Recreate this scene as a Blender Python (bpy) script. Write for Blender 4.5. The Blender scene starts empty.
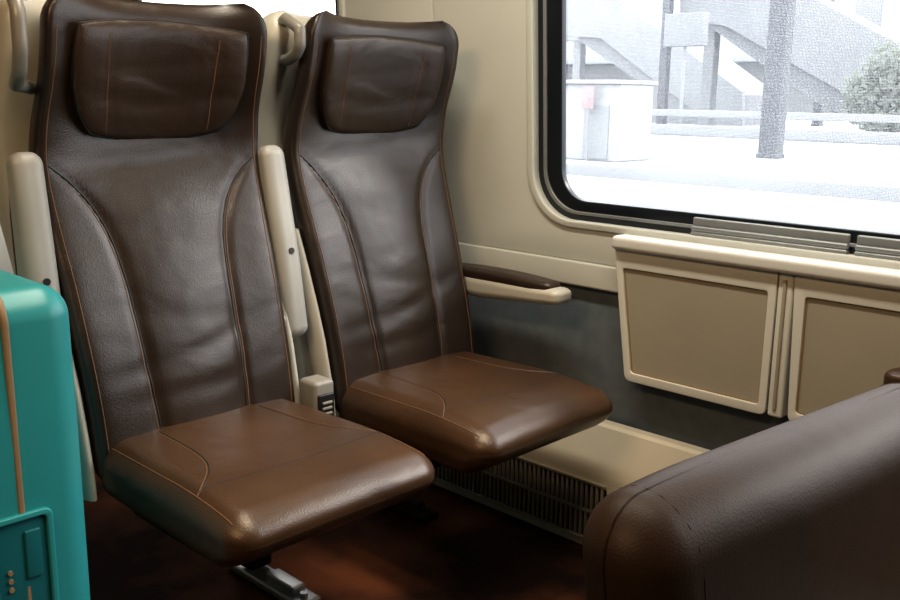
import bpy, bmesh, math, random
from mathutils import Vector, Matrix
from mathutils.bvhtree import BVHTree
R=math.radians
SC=bpy.context.scene
C=SC.collection
random.seed(4)
# ------------------------------------------------------------------ camera
FPX=955.0; PITCH=R(12.2); YAW=R(44.0); ROLL=R(0.8)
CAM=Vector((0,0,1.10))
Fh=Vector((-math.sin(YAW),math.cos(YAW),0)); Rt=Vector((math.cos(YAW),math.sin(YAW),0)); Z=Vector((0,0,1))
fw=Fh*math.cos(PITCH)-Z*math.sin(PITCH); up=Fh*math.sin(PITCH)+Z*math.cos(PITCH)
rt2=Rt*math.cos(ROLL)+up*math.sin(ROLL); up2=up*math.cos(ROLL)-Rt*math.sin(ROLL)
cd=bpy.data.cameras.new('camera'); cam=bpy.data.objects.new('camera',cd); C.objects.link(cam)
cd.sensor_width=36; cd.lens=FPX/900*36; cd.clip_start=.02; cd.clip_end=500
m=Matrix((rt2,up2,-fw)).transposed().to_4x4(); m.translation=CAM; cam.matrix_world=m
SC.camera=cam
def at(px,py,Y=None,X=None,z=None):
    d=fw+rt2*((px-450)/FPX)+up2*((300-py)/FPX)
    t=Y/d.y if Y is not None else (X/d.x if X is not None else (z-CAM.z)/d.z)
    return CAM+d*t
# ------------------------------------------------------------------ materials
def mat(name,col,rough=.5,metal=0,col2=None,nscale=6,bump=0,bscale=80,spec=.5,bdist=.002,stretch=None,coat=0,ramp=(.32,.68)):
    m=bpy.data.materials.new(name); m.use_nodes=True
    nt=m.node_tree; b=nt.nodes['Principled BSDF']
    b.inputs['Roughness'].default_value=rough; b.inputs['Metallic'].default_value=metal
    b.inputs['Specular IOR Level'].default_value=spec
    if coat: b.inputs['Coat Weight'].default_value=coat
    tc=nt.nodes.new('ShaderNodeTexCoord')
    src=tc.outputs['Object']
    if stretch:
        mp=nt.nodes.new('ShaderNodeMapping'); mp.inputs['Scale'].default_value=stretch
        nt.links.new(src,mp.inputs['Vector']); src2=mp.outputs['Vector']
    else: src2=src
    n=nt.nodes.new('ShaderNodeTexNoise'); n.inputs['Scale'].default_value=nscale; n.inputs['Detail'].default_value=5
    nt.links.new(src,n.inputs['Vector'])
    cr=nt.nodes.new('ShaderNodeValToRGB')
    c2=col2 or tuple(c*.86 for c in col)
    cr.color_ramp.elements[0].position=ramp[0]; cr.color_ramp.elements[1].position=ramp[1]
    cr.color_ramp.elements[0].color=(*c2,1); cr.color_ramp.elements[1].color=(*col,1)
    nt.links.new(n.outputs['Fac'],cr.inputs['Fac']); nt.links.new(cr.outputs['Color'],b.inputs['Base Color'])
    if bump:
        n2=nt.nodes.new('ShaderNodeTexNoise'); n2.inputs['Scale'].default_value=bscale; n2.inputs['Detail'].default_value=6
        nt.links.new(src2,n2.inputs['Vector'])
        bp=nt.nodes.new('ShaderNodeBump'); bp.inputs['Strength'].default_value=bump; bp.inputs['Distance'].default_value=bdist
        nt.links.new(n2.outputs['Fac'],bp.inputs['Height']); nt.links.new(bp.outputs['Normal'],b.inputs['Normal'])
    return m
def leather(name,c1,c2,rough=.36,wr=.008,ws=9,grain=.0007,spec=.5):
    m=mat(name,c1,rough,0,c2,nscale=4.5,spec=spec)
    nt=m.node_tree; b=nt.nodes['Principled BSDF']
    tc=[n for n in nt.nodes if n.type=='TEX_COORD'][0]
    v=nt.nodes.new('ShaderNodeTexVoronoi'); v.inputs['Scale'].default_value=380; nt.links.new(tc.outputs['Object'],v.inputs['Vector'])
    mp=nt.nodes.new('ShaderNodeMapping'); mp.inputs['Scale'].default_value=(1,.8,1.35); nt.links.new(tc.outputs['Object'],mp.inputs['Vector'])
    n=nt.nodes.new('ShaderNodeTexNoise'); n.inputs['Scale'].default_value=ws; n.inputs['Detail'].default_value=1.8; n.inputs['Distortion'].default_value=.5
    nt.links.new(mp.outputs['Vector'],n.inputs['Vector'])
    b1=nt.nodes.new('ShaderNodeBump'); b1.inputs['Strength'].default_value=.6; b1.inputs['Distance'].default_value=wr
    nt.links.new(n.outputs['Fac'],b1.inputs['Height'])
    b2=nt.nodes.new('ShaderNodeBump'); b2.inputs['Strength'].default_value=.32; b2.inputs['Distance'].default_value=grain
    nt.links.new(v.outputs['Distance'],b2.inputs['Height']); nt.links.new(b1.outputs['Normal'],b2.inputs['Normal'])
    nt.links.new(b2.outputs['Normal'],b.inputs['Normal'])
    return m
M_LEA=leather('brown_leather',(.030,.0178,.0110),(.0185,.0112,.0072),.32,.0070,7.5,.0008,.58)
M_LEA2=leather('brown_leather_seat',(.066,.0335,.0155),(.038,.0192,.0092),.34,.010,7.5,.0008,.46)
M_LEAH=leather('headrest_leather',(.037,.0215,.0126),(.023,.0136,.0083),.36,.011,10,.0008,.5)
M_LEAF=leather('worn_leather',(.042,.0208,.0098),(.026,.0131,.0064),.48,.005,7,.0005,.22)
M_SEAM=mat('seam_groove',(.010,.007,.005),.6)
M_STITCH=mat('stitch_thread',(.15,.075,.036),.6)
M_SHELL=mat('beige_shell',(.47,.455,.40),.4,bump=.1,bscale=300,bdist=.0005)
M_ARM=mat('light_grey_arm',(.36,.36,.34),.42)
M_WALL=mat('beige_wall',(.61,.625,.58),.5,nscale=2,col2=(.57,.585,.545),bump=.12,bscale=500,bdist=.0004)
M_TRIM=mat('beige_trim',(.69,.685,.625),.45,nscale=3,col2=(.65,.65,.595))
M_HEAT=mat('heater_paint',(.62,.58,.48),.5,nscale=3)
M_LEDGE=mat('grey_ledge',(.68,.685,.655),.42,nscale=3,col2=(.64,.645,.62))
M_PANEL=mat('panel_inset',(.41,.375,.295),.5,nscale=2.0,col2=(.335,.305,.238),bump=.10,bscale=600,bdist=.0003)
M_FABRIC=mat('grey_blue_fabric',(.140,.163,.180),.95,col2=(.112,.132,.148),nscale=26,bump=.5,bscale=400,bdist=.002,spec=.1)
M_CARPET=mat('dark_carpet',(.125,.043,.019),.95,col2=(.018,.009,.007),nscale=2.6,bump=.6,bscale=350,bdist=.003,spec=.05,ramp=(.44,.64))
M_CEIL=mat('ceiling_paint',(.16,.15,.13),.7)
M_ROOM=mat('dark_panel',(.10,.092,.08),.7)  # unseen walls, like the ceiling, darkened to cut bounced light
M_GASKET=mat('black_gasket',(.010,.014,.020),.3)
M_RAIL=mat('rail_aluminium',(.36,.38,.39),.4,.5)
M_METAL=mat('satin_metal',(.42,.41,.39),.42,.7)
M_HANDLE=mat('handle_grey',(.27,.26,.235),.38,.1)
M_DARKM=mat('dark_metal',(.008,.0075,.007),.7,.1,spec=.2)
M_SOCK=mat('socket_grey',(.26,.25,.23),.45)
M_TEAL=mat('teal_plastic',(.034,.325,.345),.36,nscale=4,col2=(.030,.30,.32),bump=.12,bscale=500,bdist=.0005)
M_TEALD=mat('dark_teal_plastic',(.010,.165,.19),.40)
M_TAN=mat('tan_strip',(.32,.22,.12),.5)
M_BLACK=mat('black_plastic',(.012,.012,.012),.4)
M_GROUND=mat('pale_ground',(.36,.375,.395),.9,nscale=.35,col2=(.28,.295,.31))
M_CONC=mat('pale_concrete',(.29,.303,.318),.9,nscale=.5,col2=(.26,.273,.288))
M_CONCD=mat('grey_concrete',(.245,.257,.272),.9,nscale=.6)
M_CONCE=mat('dark_concrete',(.20,.211,.225),.9,nscale=.6)  # darkest concrete tone, for the right flight and the tree trunk
M_PILLAR=mat('pillar_paint',(.112,.12,.135),.7)
M_WHITE=mat('white_paint',(.38,.39,.405),.7)
M_SIGN=mat('red_sign',(.36,.27,.275),.6)
def trans_mat(name,c1,c2,scale,diff):
    m=bpy.data.materials.new(name); m.use_nodes=True; nt=m.node_tree
    b=nt.nodes['Principled BSDF']; o=[n for n in nt.nodes if n.type=='OUTPUT_MATERIAL'][0]
    tl=nt.nodes.new('ShaderNodeBsdfTranslucent'); tc=nt.nodes.new('ShaderNodeTexCoord'); n=nt.nodes.new('ShaderNodeTexNoise'); n.inputs['Scale'].default_value=scale
    cr=nt.nodes.new('ShaderNodeValToRGB'); cr.color_ramp.elements[0].color=(*c1,1); cr.color_ramp.elements[1].color=(*c2,1)
    nt.links.new(tc.outputs['Object'],n.inputs['Vector']); nt.links.new(n.outputs['Fac'],cr.inputs['Fac']); nt.links.new(cr.outputs['Color'],tl.inputs['Color'])
    if diff:
        df=nt.nodes.new('ShaderNodeBsdfDiffuse'); mx=nt.nodes.new('ShaderNodeMixShader'); nt.links.new(cr.outputs['Color'],df.inputs['Color'])
        nt.links.new(tl.outputs[0],mx.inputs[1]); nt.links.new(df.outputs[0],mx.inputs[2]); nt.links.new(mx.outputs[0],o.inputs['Surface'])
    else: nt.links.new(tl.outputs[0],o.inputs['Surface'])
    nt.nodes.remove(b); return m
M_DUSTHAZE=trans_mat('dust_haze',(.50,.53,.57),(.70,.73,.77),4,False)  # dust specks that also put a pale haze over the view outside
M_LEAFG=trans_mat('leaf_green',(.30,.33,.295),(.34,.365,.335),2,True)
# ------------------------------------------------------------------ mesh helpers
def mk(name,bm,ma,parent=None,loc=None,sharp=38,recalc=True):
    if recalc: bmesh.ops.recalc_face_normals(bm,faces=bm.faces[:])
    for f in bm.faces: f.smooth=True
    for e in bm.edges:
        if len(e.link_faces)==2 and e.calc_face_angle(0)>R(sharp): e.smooth=False
    me=bpy.data.meshes.new(name); bm.to_mesh(me); bm.free()
    o=bpy.data.objects.new(name,me); C.objects.link(o); me.materials.append(ma)
    if parent: o.parent=parent
    if loc is not None: o.location=loc
    return o
def thing(name,label,cat,loc=(0,0,0),rz=0,group=None):
    o=bpy.data.objects.new(name,None); C.objects.link(o); o.empty_display_size=.1
    o.location=loc; o.rotation_euler=(0,0,rz); o['label']=label; o['category']=cat
    if group: o['group']=group
    return o
def struct(o): o['kind']='structure'; return o
def rbox(bm,h,r,c=(0,0,0),M=None,fn=None,core=2,cor=4):
    k=.5
    us=[-1+(1-k)*i/cor for i in range(cor)]+[-k+2*k*i/core for i in range(core)]+[k+(1-k)*i/cor for i in range(cor+1)]
    N=len(us)-1
    def ax(u,hh):
        a=abs(u); s=1 if u>=0 else -1
        if a<=k: return s*a/k*(hh-r)
        return s*((hh-r)+r*math.tan(math.pi/4*(a-k)/(1-k)))
    cache={}
    def V(*ijk):
        if ijk in cache: return cache[ijk]
        p=Vector([ax(us[ijk[q]],h[q]) for q in range(3)])
        q_=Vector([max(-(h[q]-r),min(h[q]-r,p[q])) for q in range(3)])
        d=p-q_
        if d.length>1e-9: p=q_+d.normalized()*r
        if fn: p=fn(p)
        p=Vector(p)+Vector(c)
        if M: p=M@p
        v=bm.verts.new(p); cache[ijk]=v; return v
    for a in range(3):
        b,cc=(a+1)%3,(a+2)%3
        for side in (0,N):
            for i in range(N):
                for j in range(N):
                    q=[]
                    for (di,dj) in ((0,0),(1,0),(1,1),(0,1)):
                        idx=[0,0,0]; idx[a]=side; idx[b]=i+di; idx[cc]=j+dj
                        q.append(V(*idx))
                    if side==0: q.reverse()
                    bm.faces.new(q)
    return bm
def RB(h,r,c=(0,0,0),M=None,fn=None,core=2,cor=4): return rbox(bmesh.new(),h,r,c,M,fn,core,cor)
def tube(bm,pts,r,seg=8,closed=False):
    pts=[Vector(p) for p in pts]; n=len(pts); rings=[]; nrm=None
    for i in range(n):
        a=pts[(i-1)%n] if (closed or i>0) else pts[i]; b=pts[(i+1)%n] if (closed or i<n-1) else pts[i]
        t=(b-a).normalized()
        if nrm is None: nrm=t.orthogonal().normalized()
        nrm=(nrm-t*nrm.dot(t)).normalized(); bi=t.cross(nrm)
        rr=r[i] if isinstance(r,(list,tuple)) else r
        rings.append([bm.verts.new(pts[i]+(nrm*math.cos(2*math.pi*k/seg)+bi*math.sin(2*math.pi*k/seg))*rr) for k in range(seg)])
    for i in range(n if closed else n-1):
        A,B=rings[i],rings[(i+1)%n]
        for k in range(seg): bm.faces.new((A[k],A[(k+1)%seg],B[(k+1)%seg],B[k]))
    if not closed: bm.faces.new(rings[0]); bm.faces.new(rings[-1])
    return bm
def T(pts,r,seg=8,closed=False): return tube(bmesh.new(),pts,r,seg,closed)
def loft(bm,rings):
    vs=[[bm.verts.new(p) for p in rg] for rg in rings]; n=len(vs[0])
    for a,b in zip(vs,vs[1:]):
        for k in range(n): bm.faces.new((a[k],a[(k+1)%n],b[(k+1)%n],b[k]))
    bm.faces.new(vs[0]); bm.faces.new(vs[-1]); return bm
def interp(z,tab):
    if z<=tab[0][0]: return tab[0][1]
    if z>=tab[-1][0]: return tab[-1][1]
    for i in range(len(tab)-1):
        (x0,y0),(x1,y1)=tab[i],tab[i+1]
        if x0<=z<=x1:
            def sl(j):
                a=tab[max(j-1,0)]; b=tab[min(j+1,len(tab)-1)]; return (b[1]-a[1])/(b[0]-a[0])
            h=x1-x0; t=(z-x0)/h
            return (2*t**3-3*t*t+1)*y0+(t**3-2*t*t+t)*h*sl(i)+(-2*t**3+3*t*t)*y1+(t**3-t*t)*h*sl(i+1)
def rrect(x0,x1,z0,z1,r,n=8):
    out=[]
    rs=r if isinstance(r,(tuple,list)) else (r,)*4
    for (cx,cz,a0,rr) in ((x1-rs[0],z0+rs[0],-90,rs[0]),(x1-rs[1],z1-rs[1],0,rs[1]),(x0+rs[2],z1-rs[2],90,rs[2]),(x0+rs[3],z0+rs[3],180,rs[3])):
        for i in range(n+1):
            a=R(a0+90*i/n); out.append((cx+rr*math.cos(a),cz+rr*math.sin(a)))
    return out
def rpoly(pts,r,n=6):
    out=[]; N=len(pts)
    for i in range(N):
        p=Vector(pts[i]); a=(Vector(pts[i-1])-p); b=(Vector(pts[(i+1)%N])-p)
        la,lb=a.length,b.length; rr=min(r,la*.45,lb*.45); A=p+a/la*rr; B=p+b/lb*rr
        for k in range(n+1):
            t=k/n; out.append(tuple(A*(1-t)**2+p*2*t*(1-t)+B*t*t))
    return out
def plate(loops,depth,bevel=0,mapf=None,bm=None):
    cu=bpy.data.curves.new('tmp','CURVE'); cu.dimensions='2D'; cu.fill_mode='BOTH'
    cu.extrude=max(depth/2-bevel,0); cu.bevel_depth=bevel; cu.bevel_resolution=2; cu.offset=-bevel
    for lp in loops:
        s=cu.splines.new('POLY'); s.points.add(len(lp)-1)
        for p,q in zip(s.points,lp): p.co=(q[0],q[1],0,1)
        s.use_cyclic_u=True
    ob=bpy.data.objects.new('tmp',cu); C.objects.link(ob)
    dg=bpy.context.evaluated_depsgraph_get(); me=bpy.data.meshes.new_from_object(ob.evaluated_get(dg))
    bpy.data.objects.remove(ob); bpy.data.curves.remove(cu)
    b=bmesh.new(); b.from_mesh(me); bpy.data.meshes.remove(me)
    bmesh.ops.remove_doubles(b,verts=b.verts[:],dist=1e-5)
    for v in b.verts:
        v.co=Vector(mapf(v.co.x,v.co.y,v.co.z+depth/2))
    if bm is None: return b
    me=bpy.data.meshes.new('t'); b.to_mesh(me); b.free(); bm.from_mesh(me); bpy.data.meshes.remove(me); return bm
def drape(tree,pts,d,off=.0):
    out=[]; d=Vector(d)
    for p in pts:
        h=tree.ray_cast(Vector(p)-d*.5,d)
        if h[0] is not None: out.append(h[0]-d*off)
    return out
# ------------------------------------------------------------------ room shell
YW=1.90
WX1=.70
def wy(z): return YW-.06*(z-.66)
X0,X1=-3.7,1.5
H1=rrect(-1.545,WX1,.785,1.62,.13,10); H2=rrect(-3.55,-2.24,.785,1.62,.13,10)
bm=plate([[(-1.873,.70),(X1,.70),(X1,2.2),(-1.873,2.2)],H1],.03,.002,lambda u,v,w:(u,wy(v)+.03-w,v))
plate([[(X0,.70),(-1.877,.70),(-1.877,2.2),(X0,2.2)],H2],.03,.002,lambda u,v,w:(u,wy(v)+.03-w,v),bm)
wall=struct(mk('wall_right',bm,M_WALL))
bm=RB(((X1-X0)/2,.02,.35),.004,((X0+X1)/2,YW+.035,.35),core=1,cor=1); mk('lower_panel',bm,M_FABRIC,wall)
bm=RB(((X1-X0)/2,.018,.031),.006,((X0+X1)/2,YW+.008,.668),core=1,cor=2); struct(mk('trim_2',bm,M_WALL))
def simple(name,x0,x1,y0,y1,z0,z1,ma):
    return struct(mk(name,RB(((x1-x0)/2,(y1-y0)/2,(z1-z0)/2),.004,((x0+x1)/2,(y0+y1)/2,(z0+z1)/2),core=1,cor=1),ma))
simple('floor',X0,X1,-1.3,1.95,-.06,0,M_CARPET)
simple('ceiling',X0,X1,-1.3,1.95,2.15,2.2,M_CEIL)
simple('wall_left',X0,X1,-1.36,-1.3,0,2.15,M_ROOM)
simple('wall_back',X0-.06,X0,-1.3,1.95,0,2.15,M_WALL)
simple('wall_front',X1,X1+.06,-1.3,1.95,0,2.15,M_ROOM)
def window(name,x0,x1,rails,dust):
    z0,z1=.785,1.62
    rim=plate([rrect(x0-.004,x1+.004,z0-.004,z1+.004,.134,10),rrect(x0+.016,x1-.016,z0+.014,z1-.016,.118,10)],.036,.004,lambda u,v,w:(u,wy(v)+.028-w,v))
    w=struct(mk(name,rim,M_WALL))
    g=plate([rrect(x0+.012,x1-.012,z0+.010,z1-.012,.12,10),rrect(x0+.088,x1-.06,z0+.062,z1-.05,.075,10)],.02,.003,lambda u,v,w:(u,wy(v)+.035-w,v))
    fr=mk('window_frame',g,M_GASKET,w)
    g2=plate([rrect(x0+.034,x1-.034,z0+.028,z1-.034,.105,10),rrect(x0+.044,x1-.044,z0+.036,z1-.044,.1,10)],.008,.002,lambda u,v,w:(u,wy(v)+.018-w,v))
    mk('frame_groove',g2,M_RAIL,fr)
    if dust:
        st=.0029
        nx=int((x1-x0-.15)*.56/st); nz=int((z1-z0-.12)*.76/st)
        vs=[];fs_=[]
        for i in range(nx):
            for j in range(nz):
                a=.00078*random.uniform(.7,1.2)
                u=x0+.085+i*st+random.uniform(-.0006,.0006); v=z0+.06+j*st+random.uniform(-.0006,.0006)
                y=wy(v)+.045; k=len(vs)
                vs+=[(u-a,y,v),(u,y,v-a),(u+a,y,v),(u,y,v+a)]; fs_.append((k,k+1,k+2,k+3))
        me=bpy.data.meshes.new('dust_haze'); me.from_pydata(vs,[],fs_); me.materials.append(M_DUSTHAZE)
        o=bpy.data.objects.new('dust_haze',me); C.objects.link(o); o.parent=w; o['kind']='stuff'
    for (a,b) in rails:
        bm=bmesh.new(); c=(a+b)/2; h=(b-a)/2
        rbox(bm,(h,.006,.010),.004,(c,wy(.83)+.014,.829),core=1,cor=2)
        rbox(bm,(h,.009,.006),.004,(c,wy(.83)+.010,.814),core=1,cor=2)
        rbox(bm,(h,.010,.005),.004,(c,wy(.8)+.008,.803),core=1,cor=2)
        mk('blind_rail',bm,M_RAIL,w)
window('window_1',-1.545,WX1,[(-1.085,-.735),(-.722,-.38)],True)
window('window_2',-3.55,-2.24,[],False)
# ledge above the folding tables
bm=RB((.62,.037,.016),.011,(-.640,1.873,.768),core=1,cor=4)
struct(mk('trim_1',bm,M_LEDGE))
# folding tables on the wall
def folding_table(x0,x1,label,sl,sr):
    t=thing('folding_table',label,'folding table',((x0+x1)/2,1.9,.44),0,'fold-down tables under the window')
    h=(x1-x0)/2; H=.318
    outer=rpoly([(-h,H),(-h+sl,.0),(h-sr,.0),(h,H)],.016)
    inner=rpoly([(-h+.026,H-.050),(-h+sl+.015,.021),(h-sr-.017,.021),(h-.018,H-.050)],.009)
    mp=lambda y:(lambda u,v,w:(u,y-w,v))
    mk('body',plate([rpoly([(-h+.003,H-.002),(-h+sl+.003,.002),(h-sr-.002,.002),(h-.002,H-.002)],.016)],.05,.002,mp(.018)),M_TRIM,t)
    fr=mk('frame',plate([outer,inner],.011,.0018,mp(-.032)),M_TRIM,t)
    mk('inset_panel',plate([inner],.005,.0,mp(-.031)),M_PANEL,t)
    mk('rubber_edge',plate([inner,rpoly([(-h+.0285,H-.0525),(-h+sl+.0178,.0235),(h-sr-.0195,.0235),(h-.0205,H-.0525)],.008)],.002,0,mp(-.0362)),M_TAN,fr)
    return t
folding_table(-1.262,-.858,'closed beige fold-down table under the window, nearer the window seat, whole in view',.048,.002)
folding_table(-.822,-.42,'closed beige fold-down table under the window, cut by the right picture edge',.012,.004)
hs=thing('hinge_post','narrow beige vertical hinge post between the two fold-down tables','hinge post',(-.840,1.9,.44))
bm=RB((.0165,.020,.156),.006,(0,-.022,.157),core=1,cor=3); mk('post',bm,M_TRIM,hs)
bm=RB((.004,.004,.14),.003,(0,-.043,.157),core=1,cor=2); mk('hinge_pin',bm,M_PANEL,hs)
# heater along the wall foot
ht=thing('heater_cover','long beige heater cover with dark slotted vent along the wall foot','heater',(-.8,1.9,0))
bm=bmesh.new(); prof=[(.0,.312),(-.030,.314),(-.040,.308),(-.078,.205),(-.082,.192),(-.074,.0),(0,.0)]
loft(bm,[[(x,p[0],p[1]) for p in prof] for x in (-1.6,1.6)]); mk('cover',bm,M_HEAT,ht,sharp=25)
M_GRI=mat('grille_paint',(.36,.33,.26),.5)
VX0,VX1=-1.25,-.42
bm=RB(((VX1-VX0)/2,.003,.080),.002,((VX0+VX1)/2,-.078,.102),core=1,cor=1); mk('vent_backing',bm,M_BLACK,ht)
bm=bmesh.new()
n_=int((VX1-VX0)/.0150)
for i in range(n_): rbox(bm,(.0032,.004,.074),.0015,(VX0+.008+i*.0150,-.084,.102),core=1,cor=1)
for z in (.028,.102,.176): rbox(bm,((VX1-VX0)/2-.002,.004,.004),.002,((VX0+VX1)/2,-.0855,z),core=1,cor=1)
g=mk('grille',bm,M_GRI,ht)
# ------------------------------------------------------------------ seats
XF=[(.38,.016),(.45,.006),(.55,-.014),(.7,-.060),(.85,-.112),(.95,-.143),(1.03,-.153),(1.1,-.143),(1.2,-.112),(1.3,-.085)]
WD=[(.38,.222),(.6,.226),(.75,.231),(.9,.239),(1.0,.239),(1.1,.231),(1.2,.228),(1.3,.227)]
WG=[(.38,.010),(.7,.022),(.95,.028),(1.03,.046),(1.13,.064),(1.2,.058),(1.3,.040)]
TS=[(.40,.42),(.6,.46),(.74,.48),(.82,.52),(.88,.61),(.93,.76),(.965,.93)]
ZB,ZT=.385,1.262
def spow(v,p): return math.copysign(abs(v)**p,v)
def sst(a,b,x):
    t=max(0,min(1,(x-a)/(b-a))); return t*t*(3-2*t)
def back_bm(dw=0,dx=0,d=.078,z0=ZB,z1=ZT,n=6,detail=True,rc=.055,flare=0):
    rings=[]; L=90; NF=72
    ss=[(-1+2*i/NF) for i in range(NF+1)]
    for i in range(L+1):
        s=i/L
        z=z0+(z1-z0)*(.5-.5*math.cos(math.pi*s))*.35+(z1-z0)*s*.65
        e=1.0; cw=0
        if z>z1-rc:
            q=(z-(z1-rc))/rc; q=min(q,.995); e=math.sqrt(1-q*q); cw=rc*(1-e)*1.0
        if z<z0+.03:
            q=((z0+.03)-z)/.03; q=min(q,.99); e=math.sqrt(1-q*q); cw=.02*(1-e)
        w=interp(z,WD)+dw+flare*sst(.9,1.0,z)-cw; xf=interp(z,XF)+dx; wing=interp(z,WG); ts=interp(z,TS)
        ring=[]
        def P(t,front):
            prof=(1-abs(t)**n)**(1/ (n*.55)) if abs(t)<1 else 0
            x=xf-d/2+(d/2)*max(e,.12)*prof*(1 if front else -1)+wing*abs(t)**3.2
            zz=z
            if detail and front:
                f=1-sst(.93,.975,z); edge=1-sst(.86,.97,abs(t))
                x-=.0055*f*edge*math.exp(-((abs(t)-ts)/.045)**2)
                if abs(t)<ts: x+=.011*f*(1-(t/ts)**2)*(1-sst(.86,.96,z))
                for (zc,sl,dp,sw) in ((.60,.05,.0034,.018),(.665,-.03,.0022,.020),(.53,.02,.0026,.018),(.73,.05,.0012,.016),(.965,.02,.004,.022)):
                    x-=dp*math.exp(-((z-zc-sl*t-.02*t*t)/sw)**2)*max(0,1-abs(t)**2)
            if z>1.13: zz+=.008*((z-1.13)/.12)*abs(t)**2.5
            return (x,w*t,zz)
        for q in ss: ring.append(P(math.sin(math.pi/2*q),True))
        for q in reversed(ss[1:-1:2]): ring.append(P(math.sin(math.pi/2*q),False))
        rings.append(ring)
    bm=bmesh.new(); loft(bm,rings); return bm
PHY,PHZ=.179,.117
def pillow_bm(hy,hz,Tk,n=28):
    bm=bmesh.new(); g={}
    for side in (1,-1):
        for i in range(n+1):
            for j in range(n+1):
                u=-1+2*i/n; v=-1+2*j/n
                u=math.sin(u*math.pi/2); v=math.sin(v*math.pi/2)
                edge=(i in (0,n)) or (j in (0,n))
                if edge and side==-1: g[(side,i,j)]=g[(1,i,j)]; continue
                k=.70 if v<0 else .26
                y=u*math.sqrt(max(0,1-k*v*v*.5))*hy*(1+.040*v); z=v*math.sqrt(max(0,1-k*u*u*.5))*hz
                h=(max(0,(1-abs(u)**6)*(1-abs(v)**6)))**.5
                x=(Tk*h if side>0 else -.060*h)
                if side>0:
                    for q in (-.62,.62): x-=.003*math.exp(-((u-q)/.05)**2)*(1-v**4)
                    x+=.003*v*h
                    x-=.0025*math.exp(-((v+.35-.3*u*u)/.12)**2)*h
                    x-=.0014*math.exp(-((v-.3-.25*u)/.08)**2)*h
                g[(side,i,j)]=bm.verts.new((x+.030*(y/hy)**2,y,z))
    for side in (1,-1):
        for i in range(n):
            for j in range(n):
                q=[g[(side,i,j)],g[(side,i+1,j)],g[(side,i+1,j+1)],g[(side,i,j+1)]]
                if side<0: q.reverse()
                bm.faces.new(q)
    return bm
def arm_bms(up_=True):
    L=.42
    hz=.035 if up_ else .029
    hy=.030 if up_ else .036
    body=RB((L/2,hy,hz),.024 if up_ else .022,(L/2-.03,0,0),fn=lambda p:(p.x,p.y*(1-(.10 if up_ else .0)*p.x/L),p.z*(1-.6*max(0,p.x/L+.1))+(.006 if up_ else .016)*max(0,p.x/L+.1)),core=5,cor=6)
    if up_: pad=RB((.166,.027,.014),.012,(.186,0,.022),fn=lambda p:(p.x,p.y*(1-.25*(p.x/.166)**4),p.z+.005*(1-(p.x/.166)**2)),core=5,cor=4)
    else: pad=RB((.172,.034,.016),.0135,(.186,0,.027),fn=lambda p:(p.x,p.y*(1-.45*max(0,abs(p.x)/.172-.5)**2*4*.5),p.z*(1-.2*max(0,p.x/.172))+.005*(1-(p.x/.172)**2)),core=7,cor=5)
    return body,pad
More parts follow.
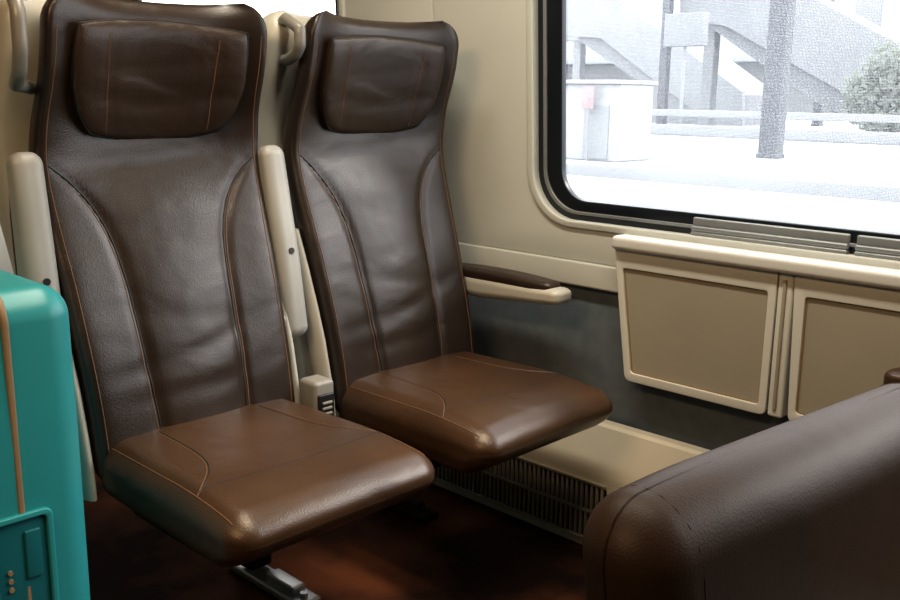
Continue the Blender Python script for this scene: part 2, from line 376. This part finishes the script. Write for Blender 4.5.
def make_seat(label,loc,arms,hy=-.255,hz=(1.095,1.275),socket=False,ped=(-.06,0),frames=(-1,1),footm=None,hx=0):
    s=thing('train_seat',label,'train seat',loc,0,'brown leather seats of the pair')
    bm=back_bm(); tree=BVHTree.FromBMesh(bm)
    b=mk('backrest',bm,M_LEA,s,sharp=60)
    for sg in (-1,1):
        pts=[]
        for i in range(60):
            z=.43+(.962-.43)*i/59; pts.append((.3,sg*interp(z,TS)*interp(z,WD),z))
        p=drape(tree,pts,(-1,0,0),.0)
        mk('seam',T(p,.0018,6),M_SEAM,b)
        p2=drape(tree,[(q[0],q[1]+sg*.006,q[2]) for q in pts[:-6]],(-1,0,0),.0)
        mk('stitching',T(p2,.0012,5),M_STITCH,b)
        pts=[(.3,sg*.925*interp(.43+.78*i/59,WD),.43+.78*i/59) for i in range(60)]
        p=drape(tree,pts,(-1,0,0),.0)
        mk('piping',T(p,.0013,6),M_STITCH,b)
    hb=pillow_bm(PHY,PHZ,.016); ht_=BVHTree.FromBMesh(hb)
    h=mk('headrest',hb,M_LEAH,s,(interp(1.105,XF)+.012,.002,1.114),60)
    h.rotation_euler=(0,R(15),0)
    for q in (-1,1):
        p=drape(ht_,[(.2,q*.62*PHY*(1+.03*(v/10)),v/10*.102) for v in range(-9,10)],(-1,0,0))
        mk('seam',T(p,.0011,6),M_STITCH,h)
    loop=[]
    for i in range(72):
        a=2*math.pi*i/72; u=spow(math.cos(a),.30); v=spow(math.sin(a),.30)
        k=.70 if v<0 else .26
        mx_=max(abs(u),abs(v)); u/=mx_; v/=mx_
        y=u*math.sqrt(1-k*v*v*.5)*PHY*(1+.040*v); z=v*math.sqrt(1-k*u*u*.5)*PHZ
        loop.append((.030*(y/PHY)**2+.001,y*.997,z*.997))
    mk('piping',T(loop,.0020,6,True),M_SEAM,h)
    # cushion
    CL=.245; HZ=.063
    def cf(p):
        x,y,z=p
        t=(x+CL)/(2*CL)
        y2=y*(.955+.035*t)
        up_=max(0,z/HZ)
        z2=z+up_*.008*(1-(y/.235)**2)*(1-((x)/.3)**4)+.010*t
        z2-=up_*.005*math.exp(-((x+.02)/.09)**2-((y)/.13)**2)
        f=max(0,(x-.02)/(CL-.02)); z2-=.027*f*f*up_
        lo=max(0,-z/HZ); z2+=lo*.013*(1-t)-lo*.002*t; x=x-.062*(lo**1.3)*max(0,t-.45)*1.8
        return (x,y2,z2)
    bm=RB((CL,.230,HZ),.052,(.202,0,.399),fn=cf,core=14,cor=9); tree=BVHTree.FromBMesh(bm)
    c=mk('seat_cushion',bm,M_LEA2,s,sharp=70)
    for sg in (-1,1):
        fy=lambda s_,o:sg*(o+.012*s_+.075*s_**5)
        p=drape(tree,[(.02+.285*i/40,fy(i/40,.112),.9) for i in range(41)],(0,0,-1),-.0004)
        mk('seam',T(p,.0013,6),M_SEAM,c)
        p=drape(tree,[(.02+.285*i/40,fy(i/40,.117),.9) for i in range(41)],(0,0,-1),-.0002)
        mk('stitching',T(p,.0010,5),M_STITCH,c)
        p=drape(tree,[(-.01+.42*i/40,sg*(.200+.008*i/40),.9) for i in range(41)],(0,0,-1),-.0000)
        mk('piping',T(p,.0012,6),M_STITCH,c)
    p=drape(tree,[(.300+.020*(1-(i/20-1)**2),(i/20-1)*.200,.9) for i in range(41)],(0,0,-1),-.0005)
    mk('seam',T(p,.0012,6),M_SEAM,c)
    # shell
    sb=back_bm(.026,-.070,.170,.40,1.266,5,False,.06,.012); mk('back_shell',sb,M_SHELL,s,sharp=60)
    pan=RB((.12,.175,.020),.015,(.13,0,.335),core=3,cor=3); mk('seat_pan',pan,M_DARKM,s)
    for sg in frames:
        pts=[(interp(z,XF)-.045,sg*(interp(z,WD)+.014),z) for z in (.36,.42,.48,.56,.64,.72,.80)]
        bm=bmesh.new(); rings=[]
        for p in pts:
            a=.030; rings.append([(p[0]+a*math.cos(t),p[1]+.012*math.sin(t),p[2]) for t in [2*math.pi*k/16 for k in range(16)]])
        loft(bm,rings)
        mk('side_frame',bm,M_SHELL,s,sharp=60)
    # pedestal
    px_,py_=ped
    bm=RB((.03,.03,.145),.008,(px_-.06,py_,.175),core=1,cor=2); p=mk('pedestal',bm,M_DARKM,s)
    bm=RB((.14,.030,.010),.006,(px_+.01,py_,.012),core=1,cor=2); rbox(bm,(.05,.018,.012),.005,(px_+.06,py_,.03),core=1,cor=2); fp=mk('foot_plate',bm,footm or M_METAL,p)
    for q in (px_,px_+.125):
        mk('bolt',T([(q,py_,.020),(q,py_,.032)],.009,6),footm or M_METAL,fp)
    # armrests
    for (sg,up_,off,lean,bx) in arms:
        body,pad=arm_bms(up_)
        if up_:
            Mx=Matrix.Translation((bx,sg*off,.600))@Matrix.Rotation(R(-90-lean),4,'Y')
        else:
            Mx=Matrix.Translation((bx,sg*off,.620))@Matrix.Rotation(R(0),4,'Y')
        bmesh.ops.transform(body,matrix=Mx,verts=body.verts[:]); bmesh.ops.transform(pad,matrix=Mx,verts=pad.verts[:])
        a=mk('armrest',body,M_ARM if up_ else M_SHELL,s); mk('arm_pad',pad,M_LEAH,a)
        pv=Mx@Vector((.012,0,0)); mk('pivot',T([pv+Vector((0,-sg*.040,0)),pv+Vector((0,sg*.024,0))],.026,22),M_ARM,a)
        if up_:
            q=Mx@Vector((.16,0,-.0335)); nx_=(Mx.to_3x3()@Vector((0,0,-1))).normalized()
            mk('pivot_screw',T([q-nx_*.004,q+nx_*.003],.0065,14),M_BLACK,a)
    za,zb=hz; zm=(zb-za)
    pts=[(-.185,-.225,zb),(-.150,hy+.006,zb+.007),(-.110,hy-.002,zb-.007),(-.085,hy-.006,zb-.22*zm),(-.086,hy-.006,za+.39*zm),(-.102,hy-.004,za+.17*zm),(-.140,hy+.004,za+.03*zm),(-.190,-.225,za)]
    pts=[(p[0]+hx,p[1],p[2]) for p in pts]
    cpts=[]
    for i in range(len(pts)-1):
        for k in range(4): cpts.append(Vector(pts[i]).lerp(Vector(pts[i+1]),k/4))
    cpts.append(Vector(pts[-1]))
    mk('grab_handle',T(cpts,.0125,12),M_HANDLE,s)
    if socket:
        bm=RB((.030,.027,.048),.010,(.025,.258,.450),core=1,cor=3); k=mk('socket_box',bm,M_SOCK,s)
        bm=RB((.004,.021,.030),.003,(.056,.258,.440),core=1,cor=2); mk('socket_plate',bm,M_BLACK,k)
        for i in range(3): mk('socket_button',RB((.003,.013,.003),.002,(.061,.258,.427+.012*i),core=1,cor=1),M_HANDLE,k)
    return s
SX=-1.595
make_seat('brown leather seat nearer the aisle, beside the teal suitcase',(SX-.004,.962,0),[(-1,True,.262,5,-.096),(1,True,.266,9,-.074)],hy=-.275,hz=(1.10,1.262),socket=True,ped=(-.07,.19),hx=.022)
make_seat('brown leather seat next to the wall and window, right armrest lowered',(SX,1.524,0),[(1,False,.268,0,-.142)],hy=-.244,hz=(1.165,1.245),ped=(-.20,.12),frames=(-1,),footm=M_DARKM)
# ------------------------------------------------------------------ foreground seat
fs=thing('low_seat','dark brown leather seat with low rounded backrest in the right foreground','seat',(-.405,1.03,0),R(-5))
def ff(p):
    s=max(0,(-p.y-.17)/.175); x,z=p.x,p.z
    if z>0: z-=.011*s*s*(z/.22)
    x*=1-.06*s*s
    return (x-.03*(p.z/.2)+.004*math.cos(p.y*9)*(1 if x>0 else 0),p.y,z-.004*(p.y/.34))
bm=RB((.063,.345,.22),.060,(0,0,.508),fn=ff,core=20,cor=10); tree=BVHTree.FromBMesh(bm)
fb=mk('backrest',bm,M_LEAF,fs,sharp=60)
for yy,mm,rr in ((-.274,M_SEAM,.0007),(.286,M_SEAM,.0014)):
    loop=[]
    for i in range(80):
        a=2*math.pi*i/80; d=Vector((-math.cos(a)*.3,0,-math.sin(a)*.3)); o=Vector((0,yy,.508))-d*3
        h=tree.ray_cast(o,d.normalized())
        if h[0] is not None: loop.append(h[0])
    mk('piping',T(loop,rr,6,True),mm,fb)
bm=RB((.22,.28,.06),.05,(.24,0,.40),core=4,cor=5); mk('seat_cushion',bm,M_LEA2,fs,sharp=60)
bm=RB((.05,.06,.16),.01,(.2,0,.17),core=1,cor=2); rbox(bm,(.2,.2,.01),.005,(.2,0,.011),core=1,cor=2); mk('pedestal',bm,M_DARKM,fs)
# far wall armrest
wa=thing('wall_armrest','brown padded armrest tip on the wall at the right edge of the picture','armrest',(-.215,1.80,.588),math.pi)
body,pad=arm_bms(); mk('arm',body,M_LEA2,wa); mk('arm_pad',pad,M_LEA2,wa)
mk('bracket',RB((.03,.05,.03),.01,(0,-.055,-.01),core=1,cor=2),M_ARM,wa)
# ------------------------------------------------------------------ suitcase
sc=thing('suitcase','large teal hard-shell suitcase standing beside the aisle seat','suitcase',(-1.555,.480,0))
SH=.104
for sg in (-1,1):
    def sf(p):
        return (p.x*(1-.03*max(0,p.z/.39)**4),max(p.y*sg,.004)*sg,p.z)
    bm=RB((.265,SH,.385),.046,(0,0,.445),fn=sf,core=4,cor=7)
    bmesh.ops.dissolve_degenerate(bm,edges=bm.edges[:],dist=1e-5)
    sh=mk('shell_half',bm,M_TEAL,sc,sharp=60)
    bm=bmesh.new()
    for x in (-.16,-.08,0,.08,.16): rbox(bm,(.012,.006,.30),.005,(x,sg*(SH-.002),.445),core=1,cor=2)
    mk('rib',bm,M_TEAL,sh)
    for sx in (-.21,.21):
        w=mk('wheel',T([(sx,sg*.075-.012,.032),(sx,sg*.075+.012,.032)],.030,16),M_BLACK,sc)
        mk('wheel_fork',RB((.016,.016,.022),.006,(sx,sg*.075,.064),core=1,cor=2),M_BLACK,w)
bm=plate([rrect(-.269,.269,.056,.834,.046),rrect(-.24,.24,.085,.805,.03)],.010,.003,lambda u,v,w:(u*(1-.028*max(0,(v-.445)/.39)**4),w-.005,v)); mk('closing_frame',bm,M_TAN,sc)
bm=plate([rrect(-.050,.040,.320,.518,.012),rrect(-.041,.031,.329,.509,.008)],.009,.002,lambda u,v,w:(.263+w,u,v)); mk('lock_frame',bm,M_TEAL,sc)
bm=RB((.003,.037,.090),.002,(.264,-.005,.419),core=1,cor=2); lk=mk('lock_plate',bm,M_TEALD,sc)
bm=RB((.003,.011,.036),.002,(.2675,.010,.455),core=1,cor=2); mk('latch',bm,M_TEALD,lk)
for i in range(3): mk('dial',T([(.266,-.024,.41+i*.013),(.270,-.024,.41+i*.013)],.0036,10),M_TAN,lk)
tp=[(-.10,0,.828),(-.095,0,.852),(-.07,0,.864),(.07,0,.864),(.095,0,.852),(.10,0,.828)]
mk('carry_handle',T(tp,.010,10),M_TEALD,sc)
# ------------------------------------------------------------------ outside
def box(name,ma,x0,x1,y0,y1,z0,z1,r=.02,parent=None):
    return mk(name,RB(((x1-x0)/2,(y1-y0)/2,(z1-z0)/2),r,((x0+x1)/2,(y0+y1)/2,(z0+z1)/2),core=1,cor=2),ma,parent)
struct(box('ground',M_CONCD,-200,60,2.2,260,-1.4,-.75))
struct(box('platform',M_GROUND,-200,60,15.2,95,-.75,-.2))
struct(box('platform_near',M_GROUND,-200,60,10.2,12.9,-.75,-.2))
for yy in (13.4,14.7):
    r_=box('track_rail',M_PILLAR,-80,40,yy-.04,yy+.04,-.75,-.6)
    r_['label']='dark steel track rail outside, '+('nearer the train' if yy<14 else 'nearer the far platform'); r_['category']='rail'; r_['group']='track rails outside'
def pillar(px,py,wpx,label,hgt=9):
    p=at(px,py,z=-.2); d=(p-CAM).length; w=wpx*d/FPX/2
    t=thing('station_pillar',label,'pillar',p,0,'pillars outside the window')
    mk('shaft',RB((w,w,hgt/2),w*.25,(0,0,hgt/2),core=1,cor=2),M_PILLAR,t)
    mk('plinth',RB((w*1.08,w*1.08,.05),.02,(0,0,.05),core=1,cor=2),M_PILLAR,t)
pillar(770,158,18,'thick dark pillar seen through the middle of the window')
pillar(817,126,8,'thin grey pillar outside, right of the thick dark pillar')
pillar(661,128,8,'thin grey pillar outside, left of the thick dark pillar')
def stair(Y,poly,under,label,dep,sup,m1,m2):
    pts=[at(px,py,Y=Y) for px,py in poly]; base=pts[0].copy()
    t=thing('station_staircase',label,'staircase',(base.x,Y,-.2),0,'concrete staircases outside')
    mk('parapet',plate([[(p.x-base.x,p.z+.2) for p in pts]],.3,.02,lambda u,v,w:(u,w,v)),m1,t)
    q=[at(px,py,Y=Y) for px,py in under]
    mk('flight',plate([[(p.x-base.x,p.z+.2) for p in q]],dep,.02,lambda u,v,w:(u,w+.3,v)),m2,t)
    for (px,py) in sup:
        p=at(px,py,Y=Y+1.5); h=(p.z+.2)/2
        mk('support_column',RB((.25,.25,h),.03,(p.x-base.x,1.5,h),core=1,cor=2),m1,t)
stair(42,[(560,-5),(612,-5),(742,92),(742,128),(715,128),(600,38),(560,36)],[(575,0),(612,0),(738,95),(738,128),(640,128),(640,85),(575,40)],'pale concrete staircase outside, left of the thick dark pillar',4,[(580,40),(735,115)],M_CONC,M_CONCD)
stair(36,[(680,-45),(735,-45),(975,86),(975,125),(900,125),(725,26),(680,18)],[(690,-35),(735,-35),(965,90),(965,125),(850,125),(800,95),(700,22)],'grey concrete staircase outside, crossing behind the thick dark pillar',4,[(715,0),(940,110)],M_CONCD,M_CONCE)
# far station building
b0=at(540,100,Y=85); b1=at(980,100,Y=85)
fbk=thing('station_building','long pale station building far behind the staircases','building',((b0.x+b1.x)/2,85,-.2))
hw=(b1.x-b0.x)/2+8
mk('wall',RB((hw,2,7),.05,(0,2,7),core=1,cor=1),M_WHITE,fbk)
mk('canopy',RB((hw,3.5,.25),.05,(0,-2.2,4.6),core=1,cor=1),M_CONC,fbk)
for i in range(12):
    x=-hw+2+i*(2*hw-4)/11
    f=mk('window',RB((1.1,.06,1.6),.03,(x,-.03,8.6),core=1,cor=1),M_CONC,fbk)
k0=at(556,158,z=-.2); k1=at(617,158,Y=k0.y); kt=at(590,84,Y=k0.y)
kk=thing('platform_shelter','low white platform shelter outside at the left edge of the window','shelter',((k0.x+k1.x)/2,k0.y+.6,-.2))
hw=(k1.x-k0.x)/2; hh=(kt.z+.2)/2
mk('body',RB((hw,.6,hh),.03,(0,0,hh),core=1,cor=2),M_WHITE,kk)
mk('roof',RB((hw*1.06,.7,.04),.02,(0,0,hh*2+.04),core=1,cor=2),M_WHITE,kk)
mk('door_panel',RB((hw*.4,.02,hh*.7),.01,(hw*.3,-.61,hh*.75),core=1,cor=2),M_CONC,kk)
sp=at(588,98,Y=k0.y-.2)
sg=thing('platform_sign','small pale pink sign outside beside the white shelter','sign',(sp.x,sp.y,-.2))
mk('board',RB((.14,.015,.22),.01,(0,0,sp.z+.2),core=1,cor=2),M_SIGN,sg); mk('post',T([(0,.03,0),(0,.03,sp.z+.4)],.025,8),M_CONC,sg)
bb=at(620,142,z=-.2)
bn=thing('platform_barrier','long low pale barrier across the platform outside','barrier',(bb.x+12,bb.y+6,-.2))
mk('rail',RB((22,.06,.12),.03,(0,0,.75),core=1,cor=2),M_CONC,bn); mk('base',RB((22,.1,.18),.03,(0,0,.18),core=1,cor=2),M_CONC,bn)
sp=at(686,30,Y=30)
sb=thing('hanging_sign','grey box sign on a post outside, above the thin left pillar','sign',(sp.x,sp.y,-.2))
mk('box',RB((.75,.2,.55),.04,(0,0,sp.z+.2),core=1,cor=2),M_CONCD,sb); mk('post',T([(0,0,0),(0,0,sp.z-.3)],.06,8),M_CONC,sb)
# soft foliage at the far right of the view
bp=at(905,112,Y=33); bp.z=-.2
bu=thing('platform_tree','pale grey green tree outside at the right edge of the window','tree',bp)
bm=bmesh.new()
for i in range(5200):
    th=random.uniform(0,2*math.pi); ph=math.acos(random.uniform(-1,1)); rr=random.random()**.6
    lob=1+.22*math.sin(3*th+1)+.18*math.sin(5*ph+2*th)
    c=Vector((math.sin(ph)*math.cos(th)*2.1*rr*lob,math.sin(ph)*math.sin(th)*.8*rr,1.55+math.cos(ph)*1.5*rr*lob))
    if c.z<.1: continue
    u=Vector((random.gauss(0,1),random.gauss(0,.5),random.gauss(0,1))).normalized(); v=u.orthogonal().normalized()
    bm.faces.new([bm.verts.new(c+q) for q in (u*.12,v*.07,-u*.12,-v*.07)])
mk('foliage',bm,M_LEAFG,bu,recalc=False); mk('trunk',T([(0,0,0),(.05,0,.8),(0,.03,1.8)],.09,8),M_CONCE,bu)
# ------------------------------------------------------------------ light
w=bpy.data.worlds.new('world'); SC.world=w; w.use_nodes=True
bg=w.node_tree.nodes['Background']; bg.inputs['Color'].default_value=(.96,.975,1,1); bg.inputs['Strength'].default_value=3.6
def area(name,loc,rot,sx,sy,e,col,portal=False):
    l=bpy.data.lights.new(name,'AREA'); l.shape='RECTANGLE'; l.size=sx; l.size_y=sy; l.energy=e; l.color=col
    if portal: l.cycles.is_portal=True
    o=bpy.data.objects.new(name,l); C.objects.link(o); o.location=loc; o.rotation_euler=rot; return o
area('overhead_light',(-1.05,1.10,2.1),(0,0,0),1.6,.16,24,(1,.90,.74))
o=area('overhead_light',(-.75,-.55,2.05),(0,0,0),.9,.15,16,(1,.66,.36))  # unseen aisle lamp added to warm the left edges of the seats
o.rotation_euler=(Vector((-1.55,1.0,.9))-o.location).to_track_quat('-Z','Y').to_euler()
def spot(loc,target,e,ang,col):
    l=bpy.data.lights.new('warm_spot','SPOT'); l.energy=e; l.spot_size=R(ang); l.spot_blend=.9; l.shadow_soft_size=.05; l.color=col  # unseen spots added for warm patches on headrest and cushions
    o=bpy.data.objects.new('warm_spot',l); C.objects.link(o); o.location=loc; o.rotation_euler=(Vector(target)-Vector(loc)).to_track_quat('-Z','Y').to_euler()
spot((-1.10,.78,2.1),(-1.32,.98,.46),56,30,(1,.74,.45))
spot((-1.05,1.36,2.1),(-1.30,1.53,.46),44,30,(1,.74,.45))
spot((-1.00,.55,2.1),(-1.70,.95,1.12),22,26,(1,.70,.40))
area('window_portal',(-.42,2.0,1.2),(R(-90),0,0),2.3,.95,1,(1,1,1),True)
area('window_portal',(-2.9,2.0,1.2),(R(-90),0,0),1.4,.95,1,(1,1,1),True)
s=bpy.data.lights.new('sun','SUN'); s.energy=2.0; s.angle=R(22); s.color=(1,.96,.9)
so=bpy.data.objects.new('sun',s); C.objects.link(so)
so.rotation_euler=Vector((-.45,-.75,-.62)).to_track_quat('-Z','Y').to_euler()
SC.view_settings.view_transform='Standard'
SC.view_settings.look='None'
SC.view_settings.exposure=.22
SC.view_settings.gamma=.88
